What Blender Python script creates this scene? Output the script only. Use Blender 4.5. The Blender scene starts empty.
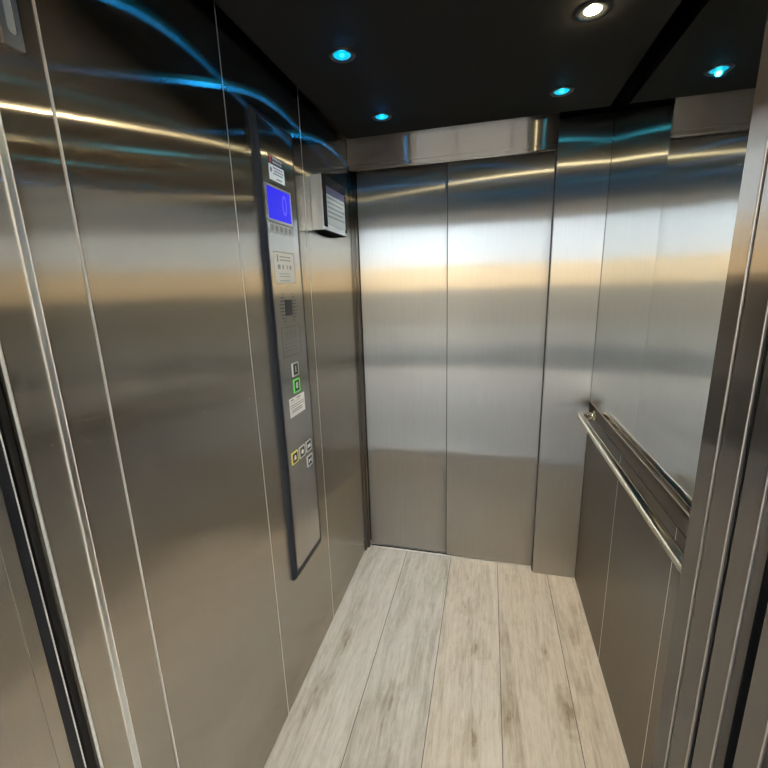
import bpy, bmesh, math
from mathutils import Vector, Matrix

sc = bpy.context.scene
COL = sc.collection
PI = math.pi

# ------------------------------------------------------------------ materials
def new_mat(name):
    m = bpy.data.materials.new(name); m.use_nodes = True
    nt = m.node_tree; nt.nodes.clear()
    out = nt.nodes.new('ShaderNodeOutputMaterial')
    return m, nt, out

def principled(name, color, rough=0.5, metal=0.0, spec=0.5, emit=None, strength=0.0):
    m, nt, out = new_mat(name)
    b = nt.nodes.new('ShaderNodeBsdfPrincipled')
    b.inputs['Base Color'].default_value = (*color, 1)
    b.inputs['Roughness'].default_value = rough
    b.inputs['Metallic'].default_value = metal
    b.inputs['Specular IOR Level'].default_value = spec
    if emit:
        b.inputs['Emission Color'].default_value = (*emit, 1)
        b.inputs['Emission Strength'].default_value = strength
    nt.links.new(b.outputs[0], out.inputs[0])
    return m

def math_node(nt, op, a, b=None):
    n = nt.nodes.new('ShaderNodeMath'); n.operation = op
    for i, v in enumerate((a, b)):
        if v is None: continue
        if isinstance(v, (int, float)): n.inputs[i].default_value = v
        else: nt.links.new(v, n.inputs[i])
    return n.outputs[0]

def combine(nt, x, y, z):
    n = nt.nodes.new('ShaderNodeCombineXYZ')
    for i, v in enumerate((x, y, z)):
        if isinstance(v, (int, float)): n.inputs[i].default_value = v
        else: nt.links.new(v, n.inputs[i])
    return n.outputs[0]

def ramp(nt, fac, stops):
    n = nt.nodes.new('ShaderNodeValToRGB')
    nt.links.new(fac, n.inputs[0])
    e = n.color_ramp.elements
    while len(e) < len(stops): e.new(0.5)
    for el, (p, c) in zip(e, stops):
        el.position = p; el.color = (*c, 1)
    return n.outputs[0]

def noise(nt, vec, scale=1.0, detail=4.0, rough=0.55, distort=0.0):
    n = nt.nodes.new('ShaderNodeTexNoise')
    n.inputs['Scale'].default_value = scale
    n.inputs['Detail'].default_value = detail
    n.inputs['Roughness'].default_value = rough
    n.inputs['Distortion'].default_value = distort
    nt.links.new(vec, n.inputs['Vector'])
    return n.outputs['Fac']

def steel(name, color, sharp=0.20, broad=0.38, mix=0.28, grain='z', aniso=0.95, aniso2=0.90, streak=0.06, wave=0.0, cross=False):
    """Brushed stainless steel: two anisotropic lobes whose grain runs along one axis."""
    m, nt, out = new_mat(name)
    tc = nt.nodes.new('ShaderNodeTexCoord')
    mp = nt.nodes.new('ShaderNodeMapping')
    nt.links.new(tc.outputs['Object'], mp.inputs[0])
    s = {'z': (420, 420, 5), 'x': (5, 420, 420), 'y': (420, 5, 420)}[grain]
    mp.inputs['Scale'].default_value = s
    f = noise(nt, mp.outputs[0], 1.0, 3, 0.6)
    lo = tuple(c * (1 - streak) for c in color); hi = tuple(min(1, c * (1 + streak)) for c in color)
    colr = ramp(nt, f, [(0.25, lo), (0.75, hi)])
    # soft smudges in the finish
    sm = noise(nt, tc.outputs['Object'], 3.2, 5, 0.6)
    mp2 = nt.nodes.new('ShaderNodeMapping')
    nt.links.new(tc.outputs['Object'], mp2.inputs[0])
    mp2.inputs['Scale'].default_value = {'z': (9, 9, 75), 'x': (75, 9, 9), 'y': (9, 75, 9)}[grain]
    fine = noise(nt, mp2.outputs[0], 1.0, 4, 0.65)
    rvar = math_node(nt, 'ADD', math_node(nt, 'MULTIPLY', math_node(nt, 'SUBTRACT', sm, 0.5), 0.05),
                     math_node(nt, 'MULTIPLY', math_node(nt, 'SUBTRACT', fine, 0.5), 0.03))
    tan = combine(nt, *{'z': (0, 0, 1), 'x': (1, 0, 0), 'y': (0, 1, 0)}[grain])
    nrm = None
    if wave:
        wv = noise(nt, tc.outputs['Object'], 1.6, 1, 0.4)
        bp = nt.nodes.new('ShaderNodeBump'); bp.inputs['Distance'].default_value = wave
        bp.inputs['Strength'].default_value = 1.0
        nt.links.new(wv, bp.inputs['Height']); nrm = bp.outputs[0]
    sh = []
    for r, an in ((sharp, aniso), (broad, aniso2)):
        g = nt.nodes.new('ShaderNodeBsdfAnisotropic')
        g.distribution = 'GGX'
        nt.links.new(colr, g.inputs['Color'])
        nt.links.new(math_node(nt, 'ADD', rvar, r), g.inputs['Roughness'])
        g.inputs['Anisotropy'].default_value = an
        nt.links.new(tan, g.inputs['Tangent'])
        if nrm: nt.links.new(nrm, g.inputs['Normal'])
        sh.append(g.outputs[0])
    mx = nt.nodes.new('ShaderNodeMixShader'); mx.inputs[0].default_value = mix
    nt.links.new(sh[0], mx.inputs[1]); nt.links.new(sh[1], mx.inputs[2])
    nt.links.new(mx.outputs[0], out.inputs[0])
    return m

STEEL_L = steel('brushed_steel_side', (0.53, 0.49, 0.43), sharp=0.105, broad=0.25, mix=0.48, aniso=0.87, aniso2=0.91)
STEEL_D = steel('brushed_steel_door', (0.66, 0.64, 0.61), sharp=0.22, broad=0.46, mix=0.55, aniso=0.90, aniso2=0.86)
STEEL_P = steel('brushed_steel_panel', (0.62, 0.60, 0.56))
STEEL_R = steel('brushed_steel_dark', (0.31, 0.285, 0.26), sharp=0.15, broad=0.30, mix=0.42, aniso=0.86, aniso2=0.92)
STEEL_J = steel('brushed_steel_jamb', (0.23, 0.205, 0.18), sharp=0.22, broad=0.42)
STEEL_H = steel('brushed_steel_header', (0.38, 0.36, 0.34), grain='x', sharp=0.2, broad=0.4, mix=0.45)
POLISH = principled('polished_steel', (0.95, 0.89, 0.75), 0.08, 1.0)
EDGE = principled('bright_steel_edge', (0.80, 0.78, 0.74), 0.35, 0.35)
SILL = principled('worn_sill', (0.42, 0.41, 0.39), 0.38, 1.0)
RIMM = principled('matt_black_rim', (0.012, 0.012, 0.013), 0.7, 0.0, 0.08)
EDGE2 = principled('dull_steel_edge', (0.50, 0.45, 0.40), 0.42, 1.0)
WOODD = principled('added_dark_wainscot', (0.085, 0.062, 0.045), 0.6)
SATIN = principled('satin_aluminium', (0.84, 0.86, 0.87), 0.30, 1.0)
MIRROR = principled('silvered_mirror', (0.80, 0.815, 0.81), 0.03, 1.0)
BLACK = principled('black_panel', (0.019, 0.0185, 0.018), 0.75, 0.0, 0.05)
VOID = principled('black_void', (0.010, 0.010, 0.010), 0.9, 0.0, 0.1)
CHAR = principled('charcoal_plastic', (0.018, 0.021, 0.028), 0.45, 0.0, 0.3)
RUBBER_SHADE = principled('rubber_and_gap_shade', (0.018, 0.018, 0.02), 0.6)
INK = principled('dark_ink', (0.02, 0.02, 0.022), 0.5)
INKRED = principled('red_ink', (0.5, 0.05, 0.03), 0.5)
GREYINK = principled('grey_ink', (0.22, 0.22, 0.23), 0.6)
ENGR = principled('engraving', (0.10, 0.09, 0.08), 0.6, 0.2)
WHITEP = principled('white_sticker', (0.78, 0.78, 0.77), 0.45)
CREAM = principled('brushed_label', (0.80, 0.74, 0.64), 0.4, 0.35)
SILVP = principled('silver_plastic', (0.55, 0.55, 0.53), 0.4, 0.5)
YELP = principled('yellow_surround', (0.72, 0.62, 0.13), 0.4)
GREENP = principled('green_lit_surround', (0.10, 0.45, 0.08), 0.4, 0, 0.5, (0.12, 0.62, 0.08), 0.45)
WHITEI = principled('white_legend', (0.8, 0.8, 0.78), 0.5)
LCD = principled('blue_screen', (0.01, 0.01, 0.08), 0.35, 0, 0.15, (0.030, 0.028, 0.85), 0.92)
LCDT = principled('lilac_pixels', (0.1, 0.1, 0.4), 0.3, 0, 0.5, (0.07, 0.045, 0.85), 0.85)
PAPER = principled('grey_display_face', (0.52, 0.52, 0.49), 0.3)
PURPLE = principled('violet_band', (0.085, 0.075, 0.14), 0.35)
RING = principled('black_bezel', (0.012, 0.012, 0.013), 0.3)
WHITER = principled('white_bezel', (0.8, 0.78, 0.74), 0.4)
CYANLENS = principled('cyan_lens', (0.0, 0.01, 0.012), 0.3, 0, 0.5, (0.0, 0.60, 0.83), 1.0)
WHITELENS = principled('white_lens', (0.9, 0.88, 0.8), 0.3, 0, 0.5, (1.0, 0.90, 0.70), 6.0)
PLASTER = principled('warm_plaster', (0.72, 0.60, 0.43), 0.85)
CEILW = principled('white_plaster', (0.70, 0.68, 0.64), 0.9)
TILE = principled('stone_tile', (0.52, 0.50, 0.47), 0.22)
FRAME = principled('grey_window_frame', (0.18, 0.18, 0.18), 0.5)
PAVE = principled('grey_paving', (0.20, 0.195, 0.185), 0.9)
BRICKW = principled('sandy_render', (0.64, 0.49, 0.31), 0.9)

def glass_mat():
    m, nt, out = new_mat('clear_glass')
    t = nt.nodes.new('ShaderNodeBsdfTransparent'); t.inputs[0].default_value = (0.93, 0.95, 0.95, 1)
    g = nt.nodes.new('ShaderNodeBsdfGlossy'); g.inputs['Roughness'].default_value = 0.02
    mx = nt.nodes.new('ShaderNodeMixShader'); mx.inputs[0].default_value = 0.06
    nt.links.new(t.outputs[0], mx.inputs[1]); nt.links.new(g.outputs[0], mx.inputs[2])
    nt.links.new(mx.outputs[0], out.inputs[0])
    return m
GLASS = glass_mat()

def floor_mat():
    m, nt, out = new_mat('grey_oak_vinyl')
    tc = nt.nodes.new('ShaderNodeTexCoord')
    sp = nt.nodes.new('ShaderNodeSeparateXYZ'); nt.links.new(tc.outputs['Object'], sp.inputs[0])
    x, y = sp.outputs[0], sp.outputs[1]
    u = math_node(nt, 'DIVIDE', math_node(nt, 'ADD', x, 0.010), 0.245)
    pid = math_node(nt, 'FLOOR', u); fr = math_node(nt, 'FRACT', u)
    edge = math_node(nt, 'MINIMUM', fr, math_node(nt, 'SUBTRACT', 1.0, fr))
    seam = math_node(nt, 'LESS_THAN', edge, 0.0052)
    wn = nt.nodes.new('ShaderNodeTexWhiteNoise'); wn.noise_dimensions = '1D'
    nt.links.new(math_node(nt, 'ADD', pid, 3.7), wn.inputs['W'])
    off = math_node(nt, 'MULTIPLY', pid, 7.31)
    # broad bands, fibres, flecks
    v1 = combine(nt, math_node(nt, 'ADD', math_node(nt, 'MULTIPLY', x, 13.0), off), math_node(nt, 'ADD', math_node(nt, 'MULTIPLY', y, 1.5), off), off)
    n1 = noise(nt, v1, 1.0, 6, 0.6, 0.9)
    v2 = combine(nt, math_node(nt, 'ADD', math_node(nt, 'MULTIPLY', x, 90.0), off), math_node(nt, 'MULTIPLY', y, 7.0), off)
    n2 = noise(nt, v2, 1.0, 5, 0.65, 0.5)
    v3 = combine(nt, math_node(nt, 'ADD', math_node(nt, 'MULTIPLY', x, 26.0), off), math_node(nt, 'MULTIPLY', y, 9.0), off)
    n3 = noise(nt, v3, 1.0, 7, 0.72, 1.4)
    g = math_node(nt, 'ADD', math_node(nt, 'ADD', math_node(nt, 'MULTIPLY', n1, 0.40), math_node(nt, 'MULTIPLY', n2, 0.34)), math_node(nt, 'MULTIPLY', n3, 0.26))
    g = math_node(nt, 'ADD', g, math_node(nt, 'MULTIPLY', math_node(nt, 'SUBTRACT', wn.outputs[0], 0.5), 0.045))
    col = ramp(nt, g, [(0.31, (0.24, 0.20, 0.155)), (0.43, (0.385, 0.345, 0.29)), (0.53, (0.50, 0.465, 0.412)), (0.68, (0.61, 0.58, 0.53))])
    # knots printed in the planks: (x, y, size)
    wob = math_node(nt, 'MULTIPLY', math_node(nt, 'SUBTRACT', math_node(nt, 'ADD', n3, math_node(nt, 'SUBTRACT', n2, 0.5)), 0.5), 2.6)
    kd = None
    for kx, ky, ks in ((0.631, -0.525, 0.011), (0.754, -0.769, 0.016), (0.952, -0.72, 0.018), (0.342, -0.825, 0.016), (0.632, -0.877, 0.014),
                       (0.579, -0.308, 0.010), (1.03, -0.381, 0.010), (0.905, -0.486, 0.008), (0.058, -0.839, 0.016), (0.095, -0.617, 0.013)):
        dx = math_node(nt, 'DIVIDE', math_node(nt, 'SUBTRACT', x, kx), ks)
        dy = math_node(nt, 'DIVIDE', math_node(nt, 'SUBTRACT', y, ky), ks * 2.6)
        dd = math_node(nt, 'SQRT', math_node(nt, 'ADD', math_node(nt, 'MULTIPLY', dx, dx), math_node(nt, 'MULTIPLY', dy, dy)))
        kd = dd if kd is None else math_node(nt, 'MINIMUM', kd, dd)
    kd = math_node(nt, 'MULTIPLY', math_node(nt, 'ADD', kd, wob), 0.3)
    kf = ramp(nt, kd, [(0.0, (0.58, 0.53, 0.47)), (0.12, (0.66, 0.62, 0.56)), (0.24, (0.90, 0.87, 0.83)), (0.36, (0.84, 0.81, 0.76)), (0.75, (1, 1, 1))])
    # grey-to-tan plank tint paints in the warm lamp light on the right
    lamp_tint = ramp(nt, math_node(nt, 'DIVIDE', pid, 4.0), [(0.0, (0.97, 0.99, 1.03)), (0.25, (0.96, 0.99, 1.03)), (0.5, (1.0, 0.975, 0.94)), (0.75, (0.97, 0.925, 0.86)), (1.0, (1.03, 0.98, 0.90))])
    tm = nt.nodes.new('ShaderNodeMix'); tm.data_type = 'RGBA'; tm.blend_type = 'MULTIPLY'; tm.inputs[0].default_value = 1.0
    nt.links.new(col, tm.inputs[6]); nt.links.new(lamp_tint, tm.inputs[7]); col = tm.outputs[2]
    mul = nt.nodes.new('ShaderNodeMix'); mul.data_type = 'RGBA'; mul.blend_type = 'MULTIPLY'; mul.inputs[0].default_value = 1.0
    nt.links.new(col, mul.inputs[6]); nt.links.new(kf, mul.inputs[7])
    mx = nt.nodes.new('ShaderNodeMix'); mx.data_type = 'RGBA'
    nt.links.new(seam, mx.inputs[0]); nt.links.new(mul.outputs[2], mx.inputs[6]); mx.inputs[7].default_value = (0.10, 0.085, 0.07, 1)
    b = nt.nodes.new('ShaderNodeBsdfPrincipled')
    nt.links.new(mx.outputs[2], b.inputs['Base Color'])
    b.inputs['Roughness'].default_value = 0.55
    b.inputs['Specular IOR Level'].default_value = 0.3
    bp = nt.nodes.new('ShaderNodeBump'); bp.inputs['Distance'].default_value = 0.0008; bp.inputs['Strength'].default_value = 0.5
    nt.links.new(n3, bp.inputs['Height']); nt.links.new(bp.outputs[0], b.inputs['Normal'])
    nt.links.new(b.outputs[0], out.inputs[0])
    return m
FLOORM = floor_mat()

# ------------------------------------------------------------------ mesh helpers
def box(bm, x0, x1, y0, y1, z0, z1, bev=0.0, seg=2):
    t = bmesh.new()
    bmesh.ops.create_cube(t, size=1.0)
    for v in t.verts:
        v.co = Vector((x0 if v.co.x < 0 else x1, y0 if v.co.y < 0 else y1, z0 if v.co.z < 0 else z1))
    if bev:
        bmesh.ops.bevel(t, geom=list(t.edges), offset=bev, segments=seg, affect='EDGES', profile=0.5)
    merge(bm, t); return bm

def merge(bm, t):
    me = bpy.data.meshes.new('tmp'); t.to_mesh(me); t.free()
    bm.from_mesh(me); bpy.data.meshes.remove(me)

def poly_prism(bm, pts, d, bev=0.0):
    """Closed polygon (3-D points, one plane) pushed along vector d."""
    t = bmesh.new()
    a = [t.verts.new(p) for p in pts]; b = [t.verts.new(Vector(p) + Vector(d)) for p in pts]
    t.faces.new(a); t.faces.new(b[::-1])
    n = len(pts)
    for i in range(n): t.faces.new((a[i], b[i], b[(i + 1) % n], a[(i + 1) % n]))
    bmesh.ops.recalc_face_normals(t, faces=list(t.faces))
    if bev: bmesh.ops.bevel(t, geom=list(t.edges), offset=bev, segments=2, affect='EDGES', profile=0.5)
    merge(bm, t); return bm

def rounded_rect(cy, cz, w, h, r, n=6):
    pts = []
    for sy, sz, a0 in ((1, 1, 0), (-1, 1, 90), (-1, -1, 180), (1, -1, 270)):
        for k in range(n + 1):
            a = math.radians(a0 + 90 * k / n)
            pts.append((cy + sy * (w / 2 - r) + r * math.cos(a), cz + sz * (h / 2 - r) + r * math.sin(a)))
    return pts

def frame_ring(bm, loops):
    """Skin a list of equal-length closed loops of 3-D points."""
    t = bmesh.new()
    rows = [[t.verts.new(p) for p in lp] for lp in loops]
    n = len(loops[0])
    for a, b in zip(rows, rows[1:]):
        for i in range(n): t.faces.new((a[i], a[(i + 1) % n], b[(i + 1) % n], b[i]))
    bmesh.ops.recalc_face_normals(t, faces=list(t.faces))
    merge(bm, t); return bm

def tube(bm, path, r, seg=20, cap=True):
    t = bmesh.new(); rings = []
    n = len(path); path = [Vector(p) for p in path]
    up = Vector((0, 0, 1))
    for i, p in enumerate(path):
        d = (path[min(i + 1, n - 1)] - path[max(i - 1, 0)]).normalized()
        s = d.cross(up).normalized(); w = s.cross(d).normalized()
        rings.append([t.verts.new(p + r * (math.cos(2 * PI * k / seg) * s + math.sin(2 * PI * k / seg) * w)) for k in range(seg)])
    for a, b in zip(rings, rings[1:]):
        for k in range(seg): t.faces.new((a[k], a[(k + 1) % seg], b[(k + 1) % seg], b[k]))
    if cap:
        t.faces.new(rings[0]); t.faces.new(rings[-1])
    bmesh.ops.recalc_face_normals(t, faces=list(t.faces))
    for f in t.faces: f.smooth = len(f.verts) == 4
    merge(bm, t); return bm

def lathe(bm, prof, c=(0, 0, 0), axis='z', seg=32, cap=True):
    t = bmesh.new(); rows = []
    for r, h in prof:
        row = []
        for k in range(seg):
            a = 2 * PI * k / seg; q = (r * math.cos(a), r * math.sin(a), h)
            if axis == 'x': q = (h, q[0], q[1])
            row.append(t.verts.new(Vector(q) + Vector(c)))
        rows.append(row)
    for a, b in zip(rows, rows[1:]):
        for k in range(seg): t.faces.new((a[k], a[(k + 1) % seg], b[(k + 1) % seg], b[k]))
    if cap == True: t.faces.new(rows[0]); t.faces.new(rows[-1])
    if cap == 'end': t.faces.new(rows[-1])
    bmesh.ops.recalc_face_normals(t, faces=list(t.faces))
    for f in t.faces: f.smooth = len(f.verts) == 4
    merge(bm, t); return bm

def text_bm(s, size, x, y, z, d=0.0012):
    """Lettering that faces +X: reads along +Y as seen from inside the car."""
    cu = bpy.data.curves.new('t', 'FONT'); cu.body = s; cu.size = size; cu.extrude = d / 2
    cu.align_x = 'CENTER'; cu.align_y = 'CENTER'
    o = bpy.data.objects.new('t', cu); COL.objects.link(o)
    dg = bpy.context.evaluated_depsgraph_get()
    me = bpy.data.meshes.new_from_object(o.evaluated_get(dg))
    bm = bmesh.new(); bm.from_mesh(me)
    # text x -> +Y, text y -> +Z, text z -> +X
    M = Matrix(((0, 0, 1, x), (1, 0, 0, y), (0, 1, 0, z), (0, 0, 0, 1)))
    bmesh.ops.transform(bm, matrix=M, verts=list(bm.verts))
    bpy.data.objects.remove(o); bpy.data.curves.remove(cu); bpy.data.meshes.remove(me)
    return bm

def obj(name, bm, mat, parent=None, base=None, smooth=False):
    """Link one mesh object. Coordinates are given in the world; base is the origin."""
    o_loc = Vector((0, 0, 0))
    if parent is not None: o_loc = parent['_b']
    elif base is not None: o_loc = Vector(base)
    bmesh.ops.translate(bm, vec=-Vector(o_loc), verts=list(bm.verts))
    me = bpy.data.meshes.new(name); bm.to_mesh(me); bm.free()
    me.materials.append(mat)
    o = bpy.data.objects.new(name, me); COL.objects.link(o)
    if parent is not None: o.parent = parent
    else: o.location = o_loc
    o['_b'] = o_loc
    return o

def tag(o, label, cat, group=None):
    o['label'] = label; o['category'] = cat
    if group: o['group'] = group
    return o
def thing(name, base, label, cat, group=None):
    o = bpy.data.objects.new(name, None); COL.objects.link(o)
    o.location = base; o['_b'] = Vector(base); o.empty_display_size = 0.05
    return tag(o, label, cat, group)
def struct(name, bm, mat, parent=None):
    o = obj(name, bm, mat, parent)
    if parent is None: o['kind'] = 'structure'
    return o
B = bmesh.new

# ------------------------------------------------------------------ lift car dimensions
W, D, XR, CZ = 1.10, 1.405, 0.90, 2.0914
TOPZ = 2.32

# floor, ceiling
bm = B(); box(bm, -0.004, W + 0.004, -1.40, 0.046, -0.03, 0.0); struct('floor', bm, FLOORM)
bm = B(); box(bm, 0.026, 1.068, -1.352, -0.054, CZ, CZ + 0.030, 0.0015); struct('ceiling', bm, BLACK)
bm = B(); box(bm, -0.35, 1.85, -1.72, 0.30, TOPZ, TOPZ + 0.03); struct('roof_slab', bm, VOID)

# left wall: three brushed panels with a fine joint between them
bm = B()
for y0, y1 in ((-1.4025, -0.9445), (-0.9425, -0.5010), (-0.4990, -0.0005)):
    box(bm, -0.018, 0.0, y0, y1, 0.0, TOPZ, 0.0016, 3)
wl = struct('wall_left', bm, STEEL_L)
bm = B()
for yj in (-0.9435, -0.5000): box(bm, -0.012, -0.0002, yj - 0.0013, yj + 0.0013, 0.0, TOPZ)
struct('joint_strip', bm, EDGE, wl)
bm = B(); box(bm, -0.06, -0.0185, -1.60, 0.12, -0.03, TOPZ); struct('wall_left_backing', bm, VOID)

# right wall: lower brushed panels and the trim rail under the mirror
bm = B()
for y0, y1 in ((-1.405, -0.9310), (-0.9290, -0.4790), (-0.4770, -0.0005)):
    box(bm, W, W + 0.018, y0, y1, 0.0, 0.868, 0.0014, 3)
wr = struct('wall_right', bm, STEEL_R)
bm = B()
for yj in (-0.9300, -0.4780): box(bm, W + 0.0002, W + 0.012, yj - 0.0010, yj + 0.0010, 0.0, 0.866)
struct('joint_strip', bm, EDGE, wr)
bm = B(); box(bm, W + 0.001, W + 0.018, -1.405, -0.0005, 0.8695, 0.922, 0.001); struct('trim_1', bm, STEEL_J)
bm = B(); box(bm, W + 0.0185, W + 0.06, -1.60, 0.12, -0.03, TOPZ); struct('wall_right_backing', bm, VOID)

# mirror above the handrail
bm = B(); box(bm, W, W + 0.006, -1.400, -0.001, 0.926, TOPZ - 0.004)
mir = obj('wall_mirror', bm, MIRROR, base=(W + 0.003, -0.70, 0.926))
tag(mir, 'tall mirror filling the side wall above the handrail', 'mirror')
bm = B(); box(bm, W - 0.0015, W + 0.006, -1.400, -0.001, 0.9235, 0.9262, 0.0006)
obj('edge_trim', bm, EDGE2, mir)

# far entrance: return panel, header, slam post, sill, two sliding doors
bm = B(); box(bm, XR, W, 0.0, 0.036, 0.0, 2.089, 0.0032, 3); wrt = struct('wall_return', bm, STEEL_D)
bm = B(); box(bm, XR - 0.0035, XR, 0.014, 0.036, 0.0, 1.996); struct('gap_shade_strip', bm, RUBBER_SHADE, wrt)  # black strip standing in for the shade between return and door
bm = B(); box(bm, 0.0005, XR - 0.001, 0.0, 0.034, 1.998, 2.24, 0.0012); struct('wall_header', bm, STEEL_H)
bm = B(); box(bm, 0.0005, XR - 0.001, 0.003, 0.034, 1.982, 1.9975, 0.001); struct('header_flange', bm, STEEL_H)
bm = B(); box(bm, 0.0005, XR - 0.001, 0.036, 0.12, 1.999, 2.06); struct('door_track', bm, VOID)
bm = B()
box(bm, -0.30, 1.80, 0.110, 0.150, -0.08, TOPZ); box(bm, -0.30, -0.26, -1.715, 0.109, -0.08, TOPZ); box(bm, 1.76, 1.80, -1.715, 0.109, -0.08, TOPZ); box(bm, -0.30, 1.80, -1.715, 0.150, -0.12, -0.081)
struct('wall_shaft', bm, VOID)
bm = B()
box(bm, 0.0005, 0.0065, 0.000, 0.046, 0.0, 1.997, 0.0012)
box(bm, 0.0075, 0.0175, 0.030, 0.060, 0.0, 1.997, 0.002)
struct('door_slam_post', bm, STEEL_J)
bm = B(); box(bm, 0.0, W, 0.0465, 0.108, -0.03, -0.0005, 0.001); struct('sill_far', bm, EDGE)
bm = B(); box(bm, 0.020, XR + 0.02, 0.060, 0.069, -0.0004, 0.0006); struct('sill_groove', bm, VOID)
bm = B(); box(bm, 0.0195, 0.500, 0.070, 0.098, 0.006, 1.996, 0.0016, 3); struct('door_1', bm, STEEL_D)
bm = B(); box(bm, 0.4535, 1.00, 0.050, 0.066, 0.003, 1.996, 0.0016, 3); d2 = struct('door_2', bm, STEEL_D)
bm = B(); box(bm, 0.4503, 0.4535, 0.0515, 0.0645, 0.004, 1.995); struct('gap_shade_strip', bm, RUBBER_SHADE, d2)  # black strip standing in for the shade where the panels overlap

# near entrance, slam side (left): post with a bright strip, gap, landing frame
bm = B(); box(bm, -0.04, 0.0, -1.5500, -1.4055, 0.0, TOPZ, 0.0025, 3)
lp = struct('trim_2', bm, STEEL_L)
bm = B(); box(bm, -0.004, 0.0022, -1.4975, -1.4850, 0.0, TOPZ, 0.0018, 3); struct('raised_strip', bm, SATIN, lp)
for ys in (-1.4972, -1.4866):
    bm = B(); box(bm, 0.0010, 0.0030, ys, ys + 0.0014, 0.0, TOPZ, 0.0004); struct('strip_edge', bm, EDGE, lp)
bm = B(); box(bm, -0.006, 0.0016, -1.4050, -1.4026, 0.0, TOPZ, 0.0008, 3); struct('corner_bead', bm, EDGE, lp)
bm = B(); box(bm, -0.004, 0.0012, -1.5522, -1.5490, 0.0, TOPZ, 0.001, 3); struct('edge_bead', bm, EDGE, lp)
bm = B(); box(bm, -0.07, -0.012, -1.563, -1.5524, 0.0, TOPZ, 0.001); struct('trim_3', bm, RUBBER_SHADE)
bm = B(); box(bm, -0.07, -0.001, -1.5895, -1.5745, -0.02, 2.05, 0.0015); struct('trim_4', bm, CHAR)
bm = B(); box(bm, -0.07, 0.0005, -1.5758, -1.5742, -0.02, 2.05, 0.0005); struct('trim_5', bm, EDGE)
bm = B()
box(bm, -0.12, 0.0, -1.610, -1.590, 0.0, 2.05, 0.0012)
box(bm, -0.12, 0.001, -1.720, -1.6105, 0.0, 2.05, 0.0012)
struct('jamb_left', bm, STEEL_L)
# slotted keep plate on the left post
base = (0.0, -1.4485, 1.789)
t = thing('slotted_plate', base, 'narrow grey steel plate with a rounded slot high on the entrance post', 'plate')
bm = B()
outer = rounded_rect(-1.4485, 1.914, 0.027, 0.25, 0.0015, 2); inner = rounded_rect(-1.4475, 1.918, 0.0135, 0.226, 0.0066, 2)
frame_ring(bm, [[(0.0003, y, z) for y, z in outer], [(0.006, y, z) for y, z in outer], [(0.006, y, z) for y, z in inner], [(0.0012, y, z) for y, z in inner]])
obj('plate_face', bm, principled('grey_zinc', (0.36, 0.36, 0.36), 0.38, 1.0), t)
bm = B(); poly_prism(bm, [(0.0008, y, z) for y, z in rounded_rect(-1.4475, 1.918, 0.0128, 0.225, 0.006)], (0.0035, 0, 0), 0.0012)
s = obj('slot_insert', bm, principled('pale_slot_insert', (0.86, 0.90, 0.92), 0.3, 0.6), t); s['label'] = 'pale blue-white rounded insert'

# near entrance, pocket side (right): return, edges of two car doors, gap, edges of two landing doors, jamb
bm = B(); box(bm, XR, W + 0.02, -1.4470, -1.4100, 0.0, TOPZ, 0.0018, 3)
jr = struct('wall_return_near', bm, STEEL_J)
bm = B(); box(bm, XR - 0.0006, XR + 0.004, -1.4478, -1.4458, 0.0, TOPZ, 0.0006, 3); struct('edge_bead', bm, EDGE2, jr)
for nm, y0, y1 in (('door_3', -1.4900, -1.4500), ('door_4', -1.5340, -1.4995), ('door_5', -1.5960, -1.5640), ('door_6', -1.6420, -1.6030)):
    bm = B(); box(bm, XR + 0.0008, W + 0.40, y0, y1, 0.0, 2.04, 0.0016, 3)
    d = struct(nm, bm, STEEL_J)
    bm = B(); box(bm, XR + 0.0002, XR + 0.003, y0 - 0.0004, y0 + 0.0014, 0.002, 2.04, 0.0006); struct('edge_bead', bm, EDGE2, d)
bm = B(); box(bm, XR + 0.012, 1.30, -1.5362, -1.5345, 0.0, 2.04); box(bm, XR + 0.004, 1.30, -1.4930, -1.4904, 0.0, 2.04); struct('gap_shade_sheets', bm, VOID)  # black sheets painting shade into the gaps between door edges
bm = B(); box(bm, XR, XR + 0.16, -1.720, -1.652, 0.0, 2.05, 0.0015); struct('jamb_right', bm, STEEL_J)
bm = B(); box(bm, XR + 0.03, 1.55, -1.60, -1.452, 2.045, TOPZ); struct('door_track_near', bm, VOID)
bm = B(); box(bm, -0.04, W + 0.02, -1.4470, -1.4100, 2.06, TOPZ); struct('lintel_car', bm, STEEL_H)
bm = B(); box(bm, -0.02, 1.30, -1.565, -1.4015, -0.03, -0.001); struct('sill_near', bm, SILL)
bm = B(); box(bm, -0.02, 1.30, -1.72, -1.575, -0.03, -0.001); struct('sill_landing', bm, SILL)

# ------------------------------------------------------------------ handrail
RX, RZ, RR = 1.0425, 0.8855, 0.0150
path = [(W + 0.001, -0.096, RZ)]
path.append((RX + 0.030, -0.096, RZ))
for k in range(0, 11):
    a = PI / 2 * k / 10
    path.append((RX + 0.030 - 0.030 * math.sin(a), -0.126 + 0.030 * math.cos(a), RZ))
yy = -0.14
while yy > -1.30: path.append((RX, yy, RZ)); yy -= 0.05
for k in range(0, 11):
    a = PI / 2 * k / 10
    path.append((RX + 0.030 - 0.030 * math.cos(a), -1.312 - 0.030 * math.sin(a), RZ))
path.append((W + 0.001, -1.342, RZ))
t = thing('handrail', (W, -0.70, RZ), 'round polished steel handrail fixed along the side wall under the mirror', 'handrail')
bm = B(); tube(bm, path, RR, 28); obj('rail', bm, POLISH, t)
for yy in (-0.096, -1.342):
    bm = B(); lathe(bm, [(0.0215, 0.0), (0.0215, -0.003), (0.0200, -0.0045), (0.0155, -0.0045)], (W + 0.001, yy, RZ), 'x')
    obj('wall_flange', bm, POLISH, t)

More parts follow.
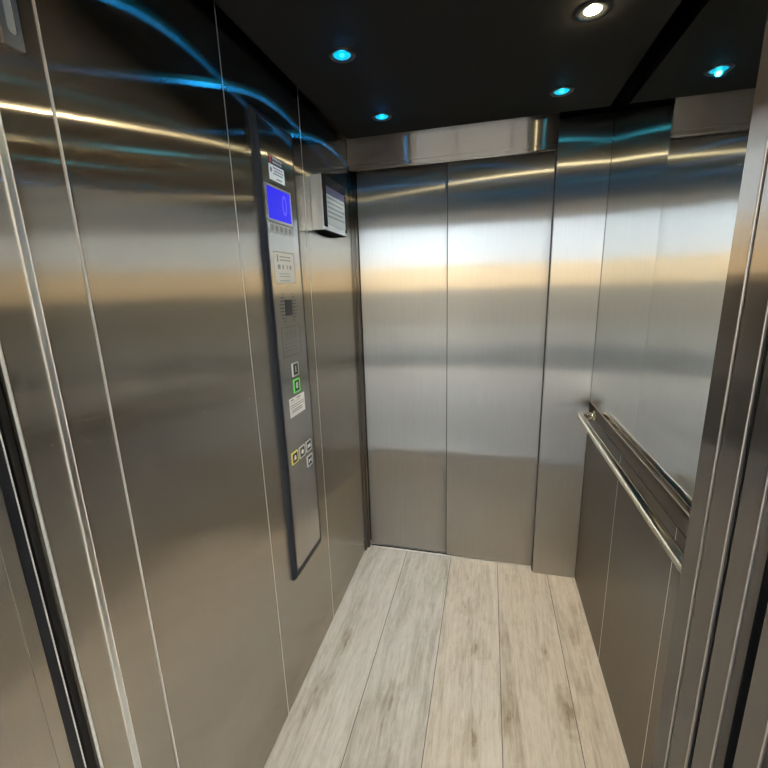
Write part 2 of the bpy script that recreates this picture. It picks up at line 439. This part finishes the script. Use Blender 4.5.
# ------------------------------------------------------------------ ceiling downlights
def downlight(label, pos, white):
    t = thing('downlight', pos, label, 'ceiling light', None if white else 'cyan downlights in the black ceiling')
    x, y, z = pos
    bm = B()
    q = 0.80 if white else 0.94
    lathe(bm, [(0.0265 * q, -0.0005), (0.0275, -0.0030), (0.036, -0.0030), (0.0385, 0.0)], pos, 'z', 40, False)
    lathe(bm, [(0.0265 * q, -0.0005), (0.0255 * q, 0.004)], pos, 'z', 40, False)
    r = obj('bezel', bm, RING, t)
    bm = B()
    q = 0.80 if white else 0.94
    lathe(bm, [(0.0262 * q, -0.0004), (0.0235 * q, -0.0022), (0.018 * q, -0.0036), (0.010 * q, -0.0046), (0.002 * q, -0.0049)], pos, 'z', 40, 'end')
    l = obj('lens', bm, WHITELENS if white else CYANLENS, t)
    l['label'] = 'glowing white lens' if white else 'glowing cyan lens'
    ld = bpy.data.lights.new('downlight_lamp', 'POINT')
    ld.shadow_soft_size = 0.005 if white else 0.008
    if white: ld.energy = 0.85; ld.color = (1.0, 0.84, 0.48)
    elif pos[0] < 0.5: ld.energy = 0.11; ld.color = (0.012, 0.36, 1.0)
    else: ld.energy = 0.07; ld.color = (0.04, 0.62, 0.85)
    lo = bpy.data.objects.new('downlight_lamp', ld); COL.objects.link(lo)
    lo.parent = t; lo.location = (0, 0, -0.0105)
    # main beam of the reflector, thrown down on the floor
    bd = bpy.data.lights.new('downlight_beam', 'SPOT')
    bd.spot_size = math.radians(112); bd.spot_blend = 1.0; bd.shadow_soft_size = 0.018
    if white: bd.energy = 64.0; bd.color = (1.0, 0.78, 0.49)
    else: bd.energy = 11.0; bd.color = (0.74, 0.90, 1.0)
    bo = bpy.data.objects.new('downlight_beam', bd); COL.objects.link(bo)
    bo.parent = t; bo.location = (0, 0, -0.010)
    return t
downlight('bright white round downlight in the black ceiling', (0.87, -0.693, CZ), True)
downlight('cyan round downlight in the ceiling above the button panel', (0.227, -0.693, CZ), False)
downlight('cyan round downlight in the ceiling nearest the display box and sliding doors', (0.228, -0.243, CZ), False)
downlight('cyan round downlight in the ceiling nearest the mirror and return panel', (0.869, -0.249, CZ), False)
downlight('cyan round downlight above the entrance on the button panel side', (0.227, -1.145, CZ), False)
downlight('cyan round downlight above the entrance on the mirror side', (0.869, -1.145, CZ), False)

# ------------------------------------------------------------------ car operating panel
cy0, cy1, cz0, cz1 = -0.838, -0.592, 0.455, 1.947
E = 0.0155
ccy, ccz = (cy0 + cy1) / 2, (cz0 + cz1) / 2
cop = thing('control_panel', (0.0, ccy, cz0), 'tall brushed steel lift control panel with dark frame, blue screen and buttons', 'control panel')
o0 = rounded_rect(ccy, ccz, cy1 - cy0, cz1 - cz0, 0.012)
o1 = rounded_rect(ccy, ccz, cy1 - cy0 - 0.010, cz1 - cz0 - 0.010, 0.010)
o2 = rounded_rect(ccy, ccz + 0.003, cy1 - cy0 - 0.026, cz1 - cz0 - 0.030, 0.006)
o3 = rounded_rect(ccy, ccz + 0.006, cy1 - cy0 - 0.040, cz1 - cz0 - 0.052, 0.004)
bm = B(); frame_ring(bm, [[(0.0, *p) for p in o0], [(0.006, *p) for p in o0], [(E - 0.003, *p) for p in o1], [(E + 0.001, *p) for p in o2], [(E + 0.001, *p) for p in o3], [(E - 0.006, *p) for p in o3]])
f = obj('panel_frame', bm, CHAR, cop); f['label'] = 'dark charcoal frame'
bm = B(); poly_prism(bm, [(0.004, *p) for p in rounded_rect(ccy, ccz + 0.006, cy1 - cy0 - 0.041, cz1 - cz0 - 0.053, 0.004)], (E - 0.004, 0, 0))
obj('faceplate', bm, STEEL_P, cop)

def rect(y0, y1, z0, z1, x0, x1, bev=0.0):
    b = B(); return box(b, x0, x1, y0, y1, z0, z1, bev)

# blue screen
bm = B()
frame_ring(bm, [[(E - 0.001, *p) for p in rounded_rect(-0.7335, 1.706, 0.158, 0.102, 0.002, 2)],
                [(E + 0.004, *p) for p in rounded_rect(-0.7335, 1.706, 0.158, 0.102, 0.002, 2)],
                [(E + 0.004, *p) for p in rounded_rect(-0.7335, 1.706, 0.148, 0.090, 0.001, 2)],
                [(E, *p) for p in rounded_rect(-0.7335, 1.706, 0.148, 0.090, 0.001, 2)]])
sf = obj('screen_frame', bm, SATIN, cop)
so = obj('screen', rect(-0.808, -0.659, 1.660, 1.752, E - 0.001, E + 0.0020), LCD, cop); so['label'] = 'glowing blue display'
bm = text_bm('0', 0.085, E + 0.0022, -0.700, 1.707, 0.0006)
bmesh.ops.scale(bm, vec=(1, 0.8, 1), verts=list(bm.verts), space=Matrix.Translation((-E, 0.700, -1.707)))
tt = obj('floor_digit', bm, LCDT, so); tt['label'] = 'faint lilac floor number'
# black headed notice above the screen
st = obj('notice_sticker', rect(-0.777, -0.683, 1.770, 1.842, E - 0.0005, E + 0.0008), WHITEP, cop)
st['label'] = 'white sticker with black heading'
bm = B(); box(bm, E, E + 0.0011, -0.777, -0.683, 1.816, 1.842); box(bm, E, E + 0.0011, -0.777, -0.683, 1.770, 1.7725)
h = obj('heading_band', bm, INK, st); h['label'] = 'black heading band'
bm = B()
for zz, a, b_ in ((1.834, -0.752, -0.692), (1.824, -0.752, -0.696)): 
    yq = a
    while yq < b_: box(bm, E, E + 0.0013, yq, min(yq + 0.008, b_), zz - 0.0028, zz + 0.0028); yq += 0.011
obj('heading_text', bm, principled('pale_print', (0.5, 0.5, 0.5), 0.6), st)
bm = B(); box(bm, E, E + 0.0013, -0.770, -0.762, 1.820, 1.838); h = obj('red_symbol', bm, INKRED, st); h['label'] = 'red warning mark'
bm = B()
for zz, a, b_ in ((1.809, -0.752, -0.692), (1.801, -0.746, -0.690), (1.793, -0.752, -0.692), (1.780, -0.735, -0.700)):
    yq = a
    while yq < b_: box(bm, E, E + 0.0011, yq, min(yq + 0.0095, b_), zz - 0.0022, zz + 0.0022); yq += 0.012
lathe(bm, [(0.007, 0.0), (0.007, 0.0011)], (E, -0.765, 1.801), 'x', 20)
obj('notice_text', bm, GREYINK, st)
# embossed strip under the screen
lb = obj('capacity_label', rect(-0.805, -0.655, 1.624, 1.651, E - 0.0005, E + 0.0012, 0.0004), SILVP, cop); lb['label'] = 'silver strip label of small symbols'
bm = B()
for k in range(5):
    yc = -0.789 + 0.029 * k
    lathe(bm, [(0.0085, 0.0), (0.0085, 0.0017), (0.0062, 0.0017), (0.0062, 0.0)], (E, yc, 1.6375), 'x', 18, False)
    box(bm, E, E + 0.0017, yc - 0.002, yc + 0.002, 1.633, 1.642)
obj('label_symbols', bm, GREYINK, lb)
# instruction label
sl = obj('instruction_label', rect(-0.790, -0.663, 1.476, 1.568, E - 0.0005, E + 0.0010, 0.0003), CREAM, cop); sl['label'] = 'pale metallic instruction label'
bm = B()
for zz in (1.556, 1.546): 
    yq = -0.758
    while yq < -0.690: box(bm, E, E + 0.0013, yq, yq + 0.008, zz - 0.002, zz + 0.002); yq += 0.0105
box(bm, E, E + 0.0013, -0.777, -0.768, 1.540, 1.561)
for yc, w in ((-0.766, 0.016), (-0.740, 0.008), (-0.712, 0.006), (-0.690, 0.012)): box(bm, E, E + 0.0013, yc - w / 2, yc + w / 2, 1.519, 1.532)
for zz in (1.505, 1.497, 1.484): box(bm, E, E + 0.0013, -0.768, -0.700, zz - 0.0009, zz + 0.0009)
box(bm, E, E + 0.0013, -0.795, -0.660, 1.5690, 1.5710); box(bm, E, E + 0.0013, -0.6630, -0.6610, 1.474, 1.570)
obj('label_text', bm, principled('brown_grey_print', (0.36, 0.32, 0.29), 0.6), sl)
# speaker: black oblong window between two curved banks of slots
so = obj('speaker_window', rect(-0.7465, -0.7005, 1.374, 1.425, E - 0.001, E + 0.0015, 0.001), INK, cop); so['label'] = 'black oblong sensor window'
for sgn in (-1, 1):
    bm = B()
    for k in range(9):
        zz = 1.357 + k * 0.0107
        dz = (zz - 1.400) / 0.048
        ro = 0.058 * math.sqrt(max(0.05, 1 - dz * dz * 0.75))
        a, b_ = 0.0285, max(ro, 0.036)
        y0, y1 = (-0.7235 + sgn * a, -0.7235 + sgn * b_)
        box(bm, E - 0.0005, E + 0.0006, min(y0, y1), max(y0, y1), zz - 0.0017, zz + 0.0017)
    obj('speaker_grille', bm, INK, cop)
# engraved plate
bm = B()
for z in (1.3385, 1.2440): box(bm, E, E + 0.0006, -0.786, -0.654, z - 0.0012, z + 0.0012)
for yv in (-0.786, -0.654): box(bm, E, E + 0.0006, yv - 0.0006, yv + 0.0006, 1.244, 1.3385)
yq = -0.762
for k, (w, hh) in enumerate(((0.014, 0.026), (0.020, 0.028), (0.014, 0.026))):
    fr_ = [(E + 0.0006, *p) for p in rounded_rect(yq + w / 2, 1.310, w, hh, 0.005, 3)]
    fi_ = [(E + 0.0006, *p) for p in rounded_rect(yq + w / 2, 1.310, w - 0.006, hh - 0.006, 0.003, 3)]
    frame_ring(bm, [fr_, fi_]); yq += w + 0.013
for zz, e_ in ((1.284, -0.672), (1.273, -0.690), (1.262, -0.676)): box(bm, E, E + 0.0006, -0.768, e_, zz - 0.0013, zz + 0.0013)
obj('engraved_plate', bm, ENGR, cop)

# push buttons
def button(name, yc, zc, surround, legend, label, w=0.047, h=0.043):
    bm = B()
    frame_ring(bm, [[(E - 0.0005, *p) for p in rounded_rect(yc, zc, w, h, 0.003, 3)],
                    [(E + 0.0035, *p) for p in rounded_rect(yc, zc, w - 0.002, h - 0.002, 0.003, 3)],
                    [(E + 0.0035, *p) for p in rounded_rect(yc, zc, w - 0.011, h - 0.009, 0.002, 3)],
                    [(E, *p) for p in rounded_rect(yc, zc, w - 0.011, h - 0.009, 0.002, 3)]])
    b = obj(name, bm, surround, cop); b['label'] = label
    bm = B(); box(bm, E - 0.0005, E + 0.0028, yc - w / 2 + 0.0058, yc + w / 2 - 0.0058, zc - h / 2 + 0.0047, zc + h / 2 - 0.0047, 0.0006)
    obj('button_cap', bm, INK, b)
    obj('button_symbol', legend(yc, zc), WHITEI, b)
    return b
XB = E + 0.0030
button('floor_button', -0.7140, 1.1940, SILVP, lambda y, z: text_bm('1', 0.030, XB, y, z), 'silver button reading 1', h=0.047)
button('floor_button', -0.7140, 1.1375, GREENP, lambda y, z: text_bm('0', 0.030, XB, y, z), 'green lit button reading 0', h=0.047)
def bell(y, z):
    b = B(); prof = [(-0.009, -0.007), (-0.0065, -0.004), (-0.0055, 0.004), (-0.002, 0.009), (0.002, 0.009), (0.0055, 0.004), (0.0065, -0.004), (0.009, -0.007)]
    return poly_prism(b, [(E + 0.0022, y + p, z + q) for p, q in prof], (0.0014, 0, 0))
def disc(y, z):
    b = B(); return lathe(b, [(0.0085, 0.0), (0.0085, 0.0014)], (E + 0.0022, y, z), 'x', 20)
def tri_pair(s):
    def g(y, z):
        b = B()
        for d in (-1, 1):
            yc = y + d * 0.0058; q = d * s * 0.0046
            poly_prism(b, [(E + 0.0022, yc - q, z - 0.008), (E + 0.0022, yc - q, z + 0.008), (E + 0.0022, yc + q, z)], (0.0014, 0, 0))
        return b
    return g
button('alarm_button', -0.7700, 0.8975, YELP, bell, 'yellow edged alarm button')
button('call_button', -0.7130, 0.8965, SILVP, disc, 'silver button with a round white mark')
button('door_button', -0.6570, 0.8970, SILVP, lambda y, z: box(B(), E + 0.0022, E + 0.0036, y - 0.012, y + 0.012, z - 0.006, z + 0.006), 'silver button with a white bar')
button('door_button', -0.6570, 0.8400, SILVP, tri_pair(-1), 'silver edged door button under the others')
# white sticker under the green button
ws = obj('white_sticker', rect(-0.7745, -0.6600, 1.0375, 1.1030, E - 0.0005, E + 0.0008), WHITEP, cop); ws['label'] = 'white printed sticker below the green button'
bm = B()
for zz, a, b_, t_ in ((1.096, -0.764, -0.744, 0.004), (1.096, -0.722, -0.690, 0.004), (1.087, -0.766, -0.690, 0.0012), (1.0775, -0.769, -0.667, 0.0022), (1.0700, -0.769, -0.667, 0.0022), (1.060, -0.762, -0.684, 0.003), (1.053, -0.762, -0.684, 0.003)):
    box(bm, E, E + 0.0011, a, b_, zz - t_ / 2, zz + t_ / 2)
obj('sticker_text', bm, GREYINK, ws)

# ------------------------------------------------------------------ display box beside the doors
dy0, dy1, dz0, dz1, dx = -0.448, -0.200, 1.670, 1.861, 0.047
dcy, dcz = (dy0 + dy1) / 2, (dz0 + dz1) / 2
t = thing('display_box', (0.0, dcy, dz0), 'silver sided box with dark rimmed notice face on the wall beside the doors', 'display box')
bm = B(); box(bm, 0.0, dx, dy0, dy1, dz0, dz1, 0.0015); h = obj('housing', bm, SATIN, t)
u = obj('underside', rect(dy0 + 0.0005, dy1 - 0.0005, dz0 - 0.002, dz0 + 0.001, 0.0, dx), RIMM, t); u['label'] = 'black underside'
o0 = rounded_rect(dcy, dcz, dy1 - dy0, dz1 - dz0, 0.004, 3); o1 = rounded_rect(dcy, dcz, dy1 - dy0 - 0.004, dz1 - dz0 - 0.004, 0.003, 3)
i0 = [(dy1 - 0.014, dz1 - 0.030), (dy0 + 0.030, dz1 - 0.030), (dy0 + 0.030, dz0 + 0.026), (dy1 - 0.014, dz0 + 0.026)]
bm = B(); box(bm, dx - 0.001, dx + 0.004, dy0, dy1, dz1 - 0.032, dz1, 0.001); box(bm, dx - 0.001, dx + 0.004, dy0, dy0 + 0.030, dz0 + 0.012, dz1 - 0.0321, 0.001); box(bm, dx - 0.001, dx + 0.004, dy1 - 0.012, dy1, dz0 + 0.012, dz1 - 0.0321, 0.001)
r = obj('face_rim', bm, RIMM, t); r['label'] = 'dark rim'
fc = obj('notice_face', rect(dy0 + 0.0305, dy1 - 0.0125, dz0 + 0.022, dz1 - 0.0325, dx - 0.001, dx + 0.0022), PAPER, t); fc['label'] = 'grey printed notice'
h = obj('heading_band', rect(dy0 + 0.0305, dy1 - 0.0125, dz1 - 0.060, dz1 - 0.0330, dx, dx + 0.0026), PURPLE, fc); h['label'] = 'violet heading band'
bm = B()
for k in range(5):
    zz = dz1 - 0.072 - 0.0165 * k
    box(bm, dx, dx + 0.0026, dy0 + 0.040, dy1 - 0.022 - 0.02 * (k % 2), zz - 0.0034, zz + 0.0034)
obj('notice_lines', bm, principled('mid_grey_print', (0.27, 0.27, 0.26), 0.5), fc)

# ------------------------------------------------------------------ landing behind the camera
LX0, LX1, LY0, LY1, LZ = -1.6, 2.8, -5.2, -1.72, 2.85
bm = B(); box(bm, LX0, LX1, LY0 - 0.15, LY1, -0.05, -0.001); struct('floor_landing', bm, TILE)
bm = B(); box(bm, LX0 - 0.1, LX1 + 0.1, LY0 - 0.15, LY1 + 0.1, LZ, LZ + 0.1); struct('ceiling_landing', bm, CEILW)
bm = B()
SY0, SY1, SZ0, SZ1 = -4.8, -2.2, 1.42, 2.42
box(bm, LX0 - 0.1, LX0, LY0 - 0.15, LY1, -0.05, SZ0); box(bm, LX0 - 0.1, LX0, LY0 - 0.15, LY1, SZ1, LZ)
box(bm, LX0 - 0.1, LX0, LY0 - 0.15, SY0, SZ0, SZ1); box(bm, LX0 - 0.1, LX0, SY1, LY1, SZ0, SZ1)
struct('wall_landing_left', bm, PLASTER)
bm = B()
for yy in (SY0, SY0 + 0.85, SY0 + 1.70, SY1 - 0.05): box(bm, LX0 - 0.08, LX0 - 0.03, yy, yy + 0.05, SZ0, SZ1, 0.004)
for zz in (SZ0, SZ1 - 0.05): box(bm, LX0 - 0.08, LX0 - 0.03, SY0, SY1, zz, zz + 0.05, 0.004)
wf2 = struct('added_window_2', bm, FRAME)  # unseen window added to brighten the band reflected in the left wall
bm = B(); box(bm, LX0 - 0.058, LX0 - 0.052, SY0 + 0.04, SY1 - 0.04, SZ0 + 0.04, SZ1 - 0.04); struct('pane', bm, GLASS, wf2)
bm = B(); box(bm, -14, LX0 - 0.1, LY0 - 0.15, 5.0, -0.10, -0.03); struct('ground_side', bm, PAVE)
bm = B(); box(bm, -9.3, -9.0, -14.9, 5.0, -0.10, 2.75); struct('added_side_wall', bm, BRICKW)  # unseen sunlit wall added to turn that reflected band tan
bm = B(); box(bm, LX1, LX1 + 0.1, LY0 - 0.15, LY1, -0.05, LZ); struct('wall_landing_right', bm, PLASTER)
bm = B()
box(bm, LX0, -0.12, LY1, LY1 + 0.10, -0.05, LZ); box(bm, XR + 0.16, LX1, LY1, LY1 + 0.10, -0.05, LZ); box(bm, -0.12, XR + 0.16, LY1, LY1 + 0.10, 2.05, LZ)
struct('wall_landing_front', bm, PLASTER)
bm = B(); box(bm, -0.12, XR + 0.16, LY1 + 0.10, -1.575, 2.05, TOPZ); struct('lintel_landing', bm, VOID)
# glazed entrance in the wall opposite the lift
GX0, GX1, GZ1 = -0.75, 1.75, 2.48
bm = B()
box(bm, LX0, GX0, LY0 - 0.15, LY0, -0.05, LZ); box(bm, GX1, LX1, LY0 - 0.15, LY0, -0.05, LZ); box(bm, GX0, GX1, LY0 - 0.15, LY0, GZ1, LZ)
struct('wall_landing_back', bm, PLASTER)
bm = B()
for xx in (GX0, GX0 + 0.83, GX0 + 1.64, GX1 - 0.05): box(bm, xx, xx + 0.05, LY0 - 0.10, LY0 - 0.04, 0.0, GZ1, 0.004)
box(bm, GX0, GX1, LY0 - 0.10, LY0 - 0.04, GZ1 - 0.05, GZ1, 0.004)
wf = struct('window_1', bm, FRAME)
bm = B(); box(bm, GX0 + 0.04, GX1 - 0.04, LY0 - 0.074, LY0 - 0.066, 0.0, GZ1 - 0.04); struct('pane', bm, GLASS, wf)
bm = B()
box(bm, LX0, LX0 + 0.02, LY0 + 0.021, LY1 - 0.021, 0.0, 1.40, 0.002)
box(bm, LX0 + 0.0205, GX0, LY0, LY0 + 0.02, 0.0, 1.40, 0.002); box(bm, GX1, LX1 - 0.0205, LY0, LY0 + 0.02, 0.0, 1.40, 0.002)
box(bm, LX1 - 0.02, LX1, LY0 + 0.021, LY1 - 0.021, 0.0, 1.40, 0.002)
struct('added_wainscot', bm, WOODD)  # wainscot added to darken the lower landing as reflected in the left wall
# street outside: paving and a sandy wall that ends below eye level of the sky
bm = B(); box(bm, -14, 15, -15.0, LY0 - 0.15, -0.10, -0.03); struct('ground_outside', bm, PAVE)
bm = B(); box(bm, -14, 15, -15.3, -15.0, -0.10, 2.22); struct('wall_outside', bm, BRICKW)
bm = B(); box(bm, -14, 15, -15.0, -14.95, -0.03, 1.32); struct('added_plinth', bm, PAVE)  # grey plinth added so the warm band in the doors stops at eye level

# ------------------------------------------------------------------ daylight
w = bpy.data.worlds.new('daylight'); sc.world = w; w.use_nodes = True
bg = w.node_tree.nodes['Background']; bg.inputs[0].default_value = (0.80, 0.90, 1.0, 1); bg.inputs[1].default_value = 12.5
# sun high behind the building, falling on the wall across the street
sd = bpy.data.lights.new('sun', 'SUN'); sd.energy = 52.0; sd.angle = 0.01; sd.color = (1.0, 0.90, 0.74)
so = bpy.data.objects.new('sun', sd); COL.objects.link(so)
so.rotation_euler = Vector((-0.50, -0.62, -0.58)).to_track_quat('-Z', 'Y').to_euler()

# added fill lights aimed down on the landing, to brighten the steel's reflections
for lx, ly, en, lc in ((-1.15, -2.6, 12, (1.0, 0.86, 0.66)), (0.6, -3.0, 10, (1.0, 0.93, 0.84)), (2.1, -3.0, 6, (1.0, 0.93, 0.84)), (-1.15, -4.0, 12, (1.0, 0.86, 0.66)), (0.6, -4.4, 10, (1.0, 0.93, 0.84)), (2.1, -4.4, 6, (1.0, 0.93, 0.84))):
    ld = bpy.data.lights.new('landing_fill', 'AREA'); ld.shape = 'DISK'; ld.size = 0.16; ld.energy = en; ld.color = lc
    ld.spread = math.radians(100)
    lo = bpy.data.objects.new('landing_fill', ld); COL.objects.link(lo); lo.location = (lx, ly, LZ - 0.01)

# ------------------------------------------------------------------ camera
cam = bpy.data.cameras.new('camera'); co = bpy.data.objects.new('camera', cam); COL.objects.link(co)
yaw, pitch, roll, f = 0.2549, -0.2298, -0.0319, 411.046
cyw, syw, cp, sp_, cr, sr = math.cos(yaw), math.sin(yaw), math.cos(pitch), math.sin(pitch), math.cos(roll), math.sin(roll)
F = Vector((-syw * cp, cyw * cp, sp_)); R0 = Vector((cyw, syw, 0)); U0 = R0.cross(F)
R_ = cr * R0 + sr * U0; U_ = -sr * R0 + cr * U0
M = Matrix(((R_.x, U_.x, -F.x, 0.6447), (R_.y, U_.y, -F.y, -1.9624), (R_.z, U_.z, -F.z, 1.4533), (0, 0, 0, 1)))
co.matrix_world = M
cam.sensor_width = 36; cam.lens = f / 768 * 36
cam.shift_x = (384 - 382.469) / 768; cam.shift_y = (383.77 - 384) / 768
cam.clip_start = 0.02
sc.camera = co

for o in list(bpy.data.objects):
    if '_b' in o: del o['_b']

sc.view_settings.view_transform = 'Standard'; sc.view_settings.look = 'None'
sc.view_settings.gamma = 1.0; sc.view_settings.use_curve_mapping = False
sc.view_settings.exposure = 0.0
sc.cycles.blur_glossy = 0.0; sc.cycles.sample_clamp_indirect = 25.0
sc.cycles.max_bounces = 14; sc.cycles.glossy_bounces = 10; sc.cycles.diffuse_bounces = 5
